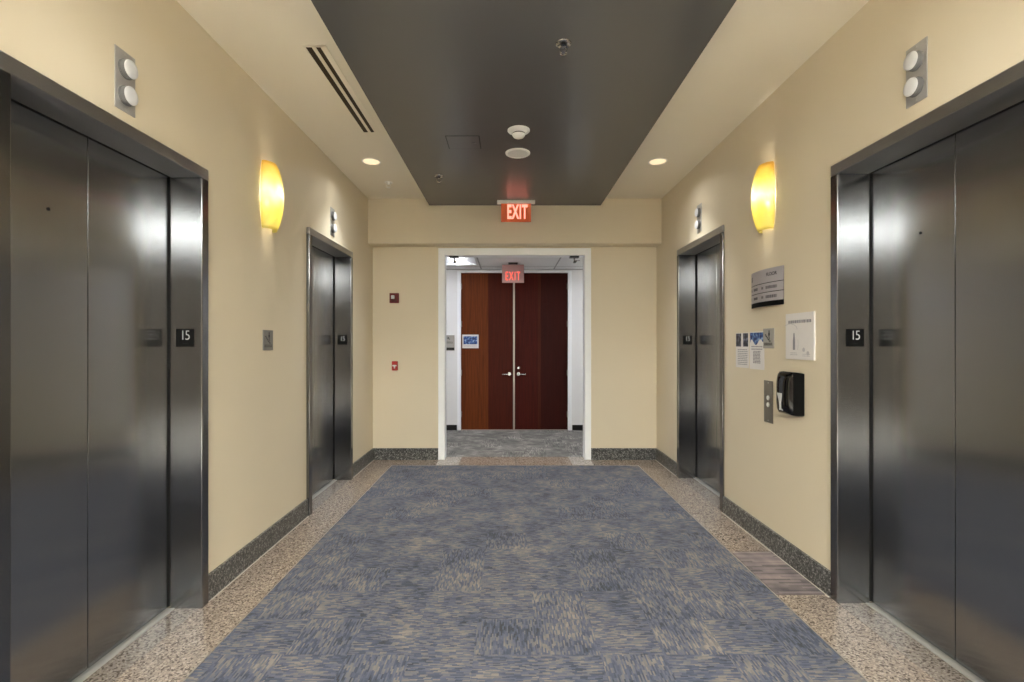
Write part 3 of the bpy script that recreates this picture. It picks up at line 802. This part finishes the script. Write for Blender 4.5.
t = sheet('notice_board', 'white framed notice with a small bottle drawing above the black dispenser', 'notice', (XR, 3.218, 1.551), RR, .312, .308, .010)
flat(t, 'heading', 'greyink', lines(-.125, .13, .107, 1, .02, .020, 21), .010, .0106)
bm = B()
prism(bm, [(-.070, -.09), (-.045, -.09), (-.045, -.03), (-.050, .0), (-.052, .022), (-.062, .022), (-.064, 0), (-.070, -.03)], -.0106, -.010, 'y')
obj('bottle_drawing', bm, 'greyink', t)
bm = B(); tube(bm, [(-.105 + .085 * math.cos(a), -.0098, .045 + .04 * math.sin(a)) for a in [PI * .15 * k for k in range(6)]], .0018, 6); obj('curved_line', bm, 'paleink', t); bm = B(); tube(bm, [(-.03 + .02 * math.cos(a), -.0098, -.05 + .05 * math.sin(a)) for a in [-.9 + .3 * k for k in range(6)]], .0015, 6)
obj('curved_line', bm, 'paleink', t)
for x in (.05, .095):
    bm = B(); lathe(bm, [(0, -.0106), (.014, -.0106), (.014, -.010)], (x, 0, -.088 - (x - .05) * .5), 'y', 14)
    obj('round_mark', bm, 'paleink', t)
flat(t, 'small_text', 'paleink', lines(-.10, -.02, -.108, 2, .012, .005, 31), .010, .0105); flat(t, 'small_text', 'paleink', lines(.04, .12, -.115, 2, .011, .005, 32), .010, .0105)

# call button panel
t = thing('call_button_panel', 'narrow steel call button panel left of the black dispenser', 'button panel', (XR, 3.612, 1.075), RR)
bm = B(); box(bm, -.062, .062, -.004, 0, -.155, .155); obj('face_plate', bm, 'satindark', t, bevel=.0015)
for z in (.028, -.022):
    bm = B(); lathe(bm, [(.019, -.004), (.019, -.007), (.016, -.009)], (0, 0, z), 'y', 20); r_ = obj('button_collar', bm, 'alu', t, smooth=True)
    bm = B(); lathe(bm, [(.0155, -.004), (.0155, -.010), (.012, -.012), (0, -.0125)], (0, 0, z), 'y', 20); obj('button', bm, 'buttonlit', r_, smooth=True)
for z in (.138, -.138):
    bm = B(); lathe(bm, [(0, -.006), (.004, -.006), (.005, -.004)], (0, 0, z), 'y', 10); obj('screw', bm, 'alu', t)

# sanitizer dispenser
t = thing('sanitizer_dispenser', 'glossy black hand sanitizer dispenser on the right wall', 'dispenser', (XR, 3.245, 1.032), RR)
bm = B()
prof = [(0, .0), (0, .275), (-.05, .283), (-.078, .281), (-.078, .004), (-.05, 0)]
prism(bm, prof, -.092, .074, 'x'); o = obj('body', bm, 'matteblack', t, bevel=.006, seg=3)
bm = B(); n = 18; grid = []
for j in range(n + 1):
    v = j / n; z = .004 + .276 * v
    row = []
    for i in range(n + 1):
        u = -1 + 2 * i / n
        b = (1 - abs(u) ** 3.2) ** .5 * (1 - abs(2 * v - 1) ** 3.6) ** .45
        row.append(bm.verts.new((u * .082 - .009, -.076 - .040 * b, z)))
    grid.append(row)
for A, D in zip(grid, grid[1:]):
    for i in range(n): bm.faces.new((A[i], A[i + 1], D[i + 1], D[i]))
bmesh.ops.recalc_face_normals(bm, faces=bm.faces[:])
M['gloss'] = plain('glossy black plastic', '#0A0A0B', rough=0.10, spec=.4)
M['smoke'] = plain('smoky grey window', '#3A3C42', rough=0.1, spec=.7, coat=.6)
o = obj('front_cover', bm, 'gloss', t)
for p in o.data.polygons: p.use_smooth = True
bm = B()
def cov(u, v): return -.0768 - .040 * (1 - abs(u) ** 3.2) ** .5 * (1 - abs(2 * v - 1) ** 3.6) ** .45
for pts in ([(-.42, .50), (.30, .50), (.12, .34), (.10, .14), (.28, .09), (-.34, .09), (-.16, .14), (-.18, .34)],):
    f = bm.faces.new([bm.verts.new((u * .082 - .009, cov(u, v) - .0015, .004 + .276 * v)) for u, v in pts])
bmesh.ops.triangulate(bm, faces=bm.faces[:])
bmesh.ops.recalc_face_normals(bm, faces=bm.faces[:])
o = obj('hourglass_patch', bm, 'grille', t)  # pale hourglass shape laid on the front cover
md = o.modifiers.new('thick', 'SOLIDIFY'); md.thickness = .001

# ------------------------------------------------------------------ hall notices
t = thing('room_sign', 'grey room plate with black strip on the hall wall left of the doors', 'sign', (-1.027, HD, 1.519))
bm = B(); box(bm, -.080, .080, -.010, 0, -.134, .134); obj('plate', bm, 'paleplate', t, bevel=.003)
bm = B(); box(bm, -.080, .080, -.018, -.010, -.126, -.082); obj('black_strip', bm, 'black', t, bevel=.002)
bm = B(); prism(bm, [(-.045, .085), (-.02, .105), (-.02, .09), (.0, .06), (-.012, .056), (-.028, .08), (-.045, .07)], -.0112, -.010, 'y')
obj('pictogram', bm, 'ink', t)
flat(t, 'body_text', 'ink', lines(-.05, .05, .02, 2, .018, .008, 3), .010, .0112)
t = thing('door_notice', 'white notice with a blue picture on the left wooden door', 'notice', (-.672, HD + .0125, 1.545))
bm = B(); box(bm, -.142, .142, -.0022, 0, -.118, .118); obj('paper', bm, 'paper', t)
bm = B(); box(bm, -.120, .122, -.0030, -.0022, -.05, .09); obj('photo', bm, 'picblue', t)
flat(t, 'body_text', 'paleink', lines(-.11, .11, -.066, 2, .018, .008, 12), .0022, .003)

# ------------------------------------------------------------------ world, camera, view
w = bpy.data.worlds.new('world'); SC.world = w; w.use_nodes = True
w.node_tree.nodes['Background'].inputs[0].default_value = (.02, .02, .02, 1)
w.node_tree.nodes['Background'].inputs[1].default_value = 1.0
cam = bpy.data.cameras.new('camera'); co = bpy.data.objects.new('camera', cam); C.objects.link(co)
co.location = (0, 0, 1.5); co.rotation_euler = (PI / 2, 0, 0)
cam.sensor_width = 36; cam.lens = 490 / 1024 * 36; cam.shift_x = 3 / 1024; cam.shift_y = 3 / 1024
cam.clip_start = .05
SC.camera = co
SC.view_settings.view_transform = 'Standard'; SC.view_settings.look = 'None'
SC.view_settings.gamma = 1; SC.view_settings.use_curve_mapping = False
SC.view_settings.exposure = 1.54
SC.cycles.use_denoising = True
try: SC.cycles.denoiser = 'OPENIMAGEDENOISE'
except Exception: pass
SC.cycles.max_bounces = 10; SC.cycles.diffuse_bounces = 6; SC.cycles.glossy_bounces = 5
SC.cycles.sample_clamp_indirect = 6
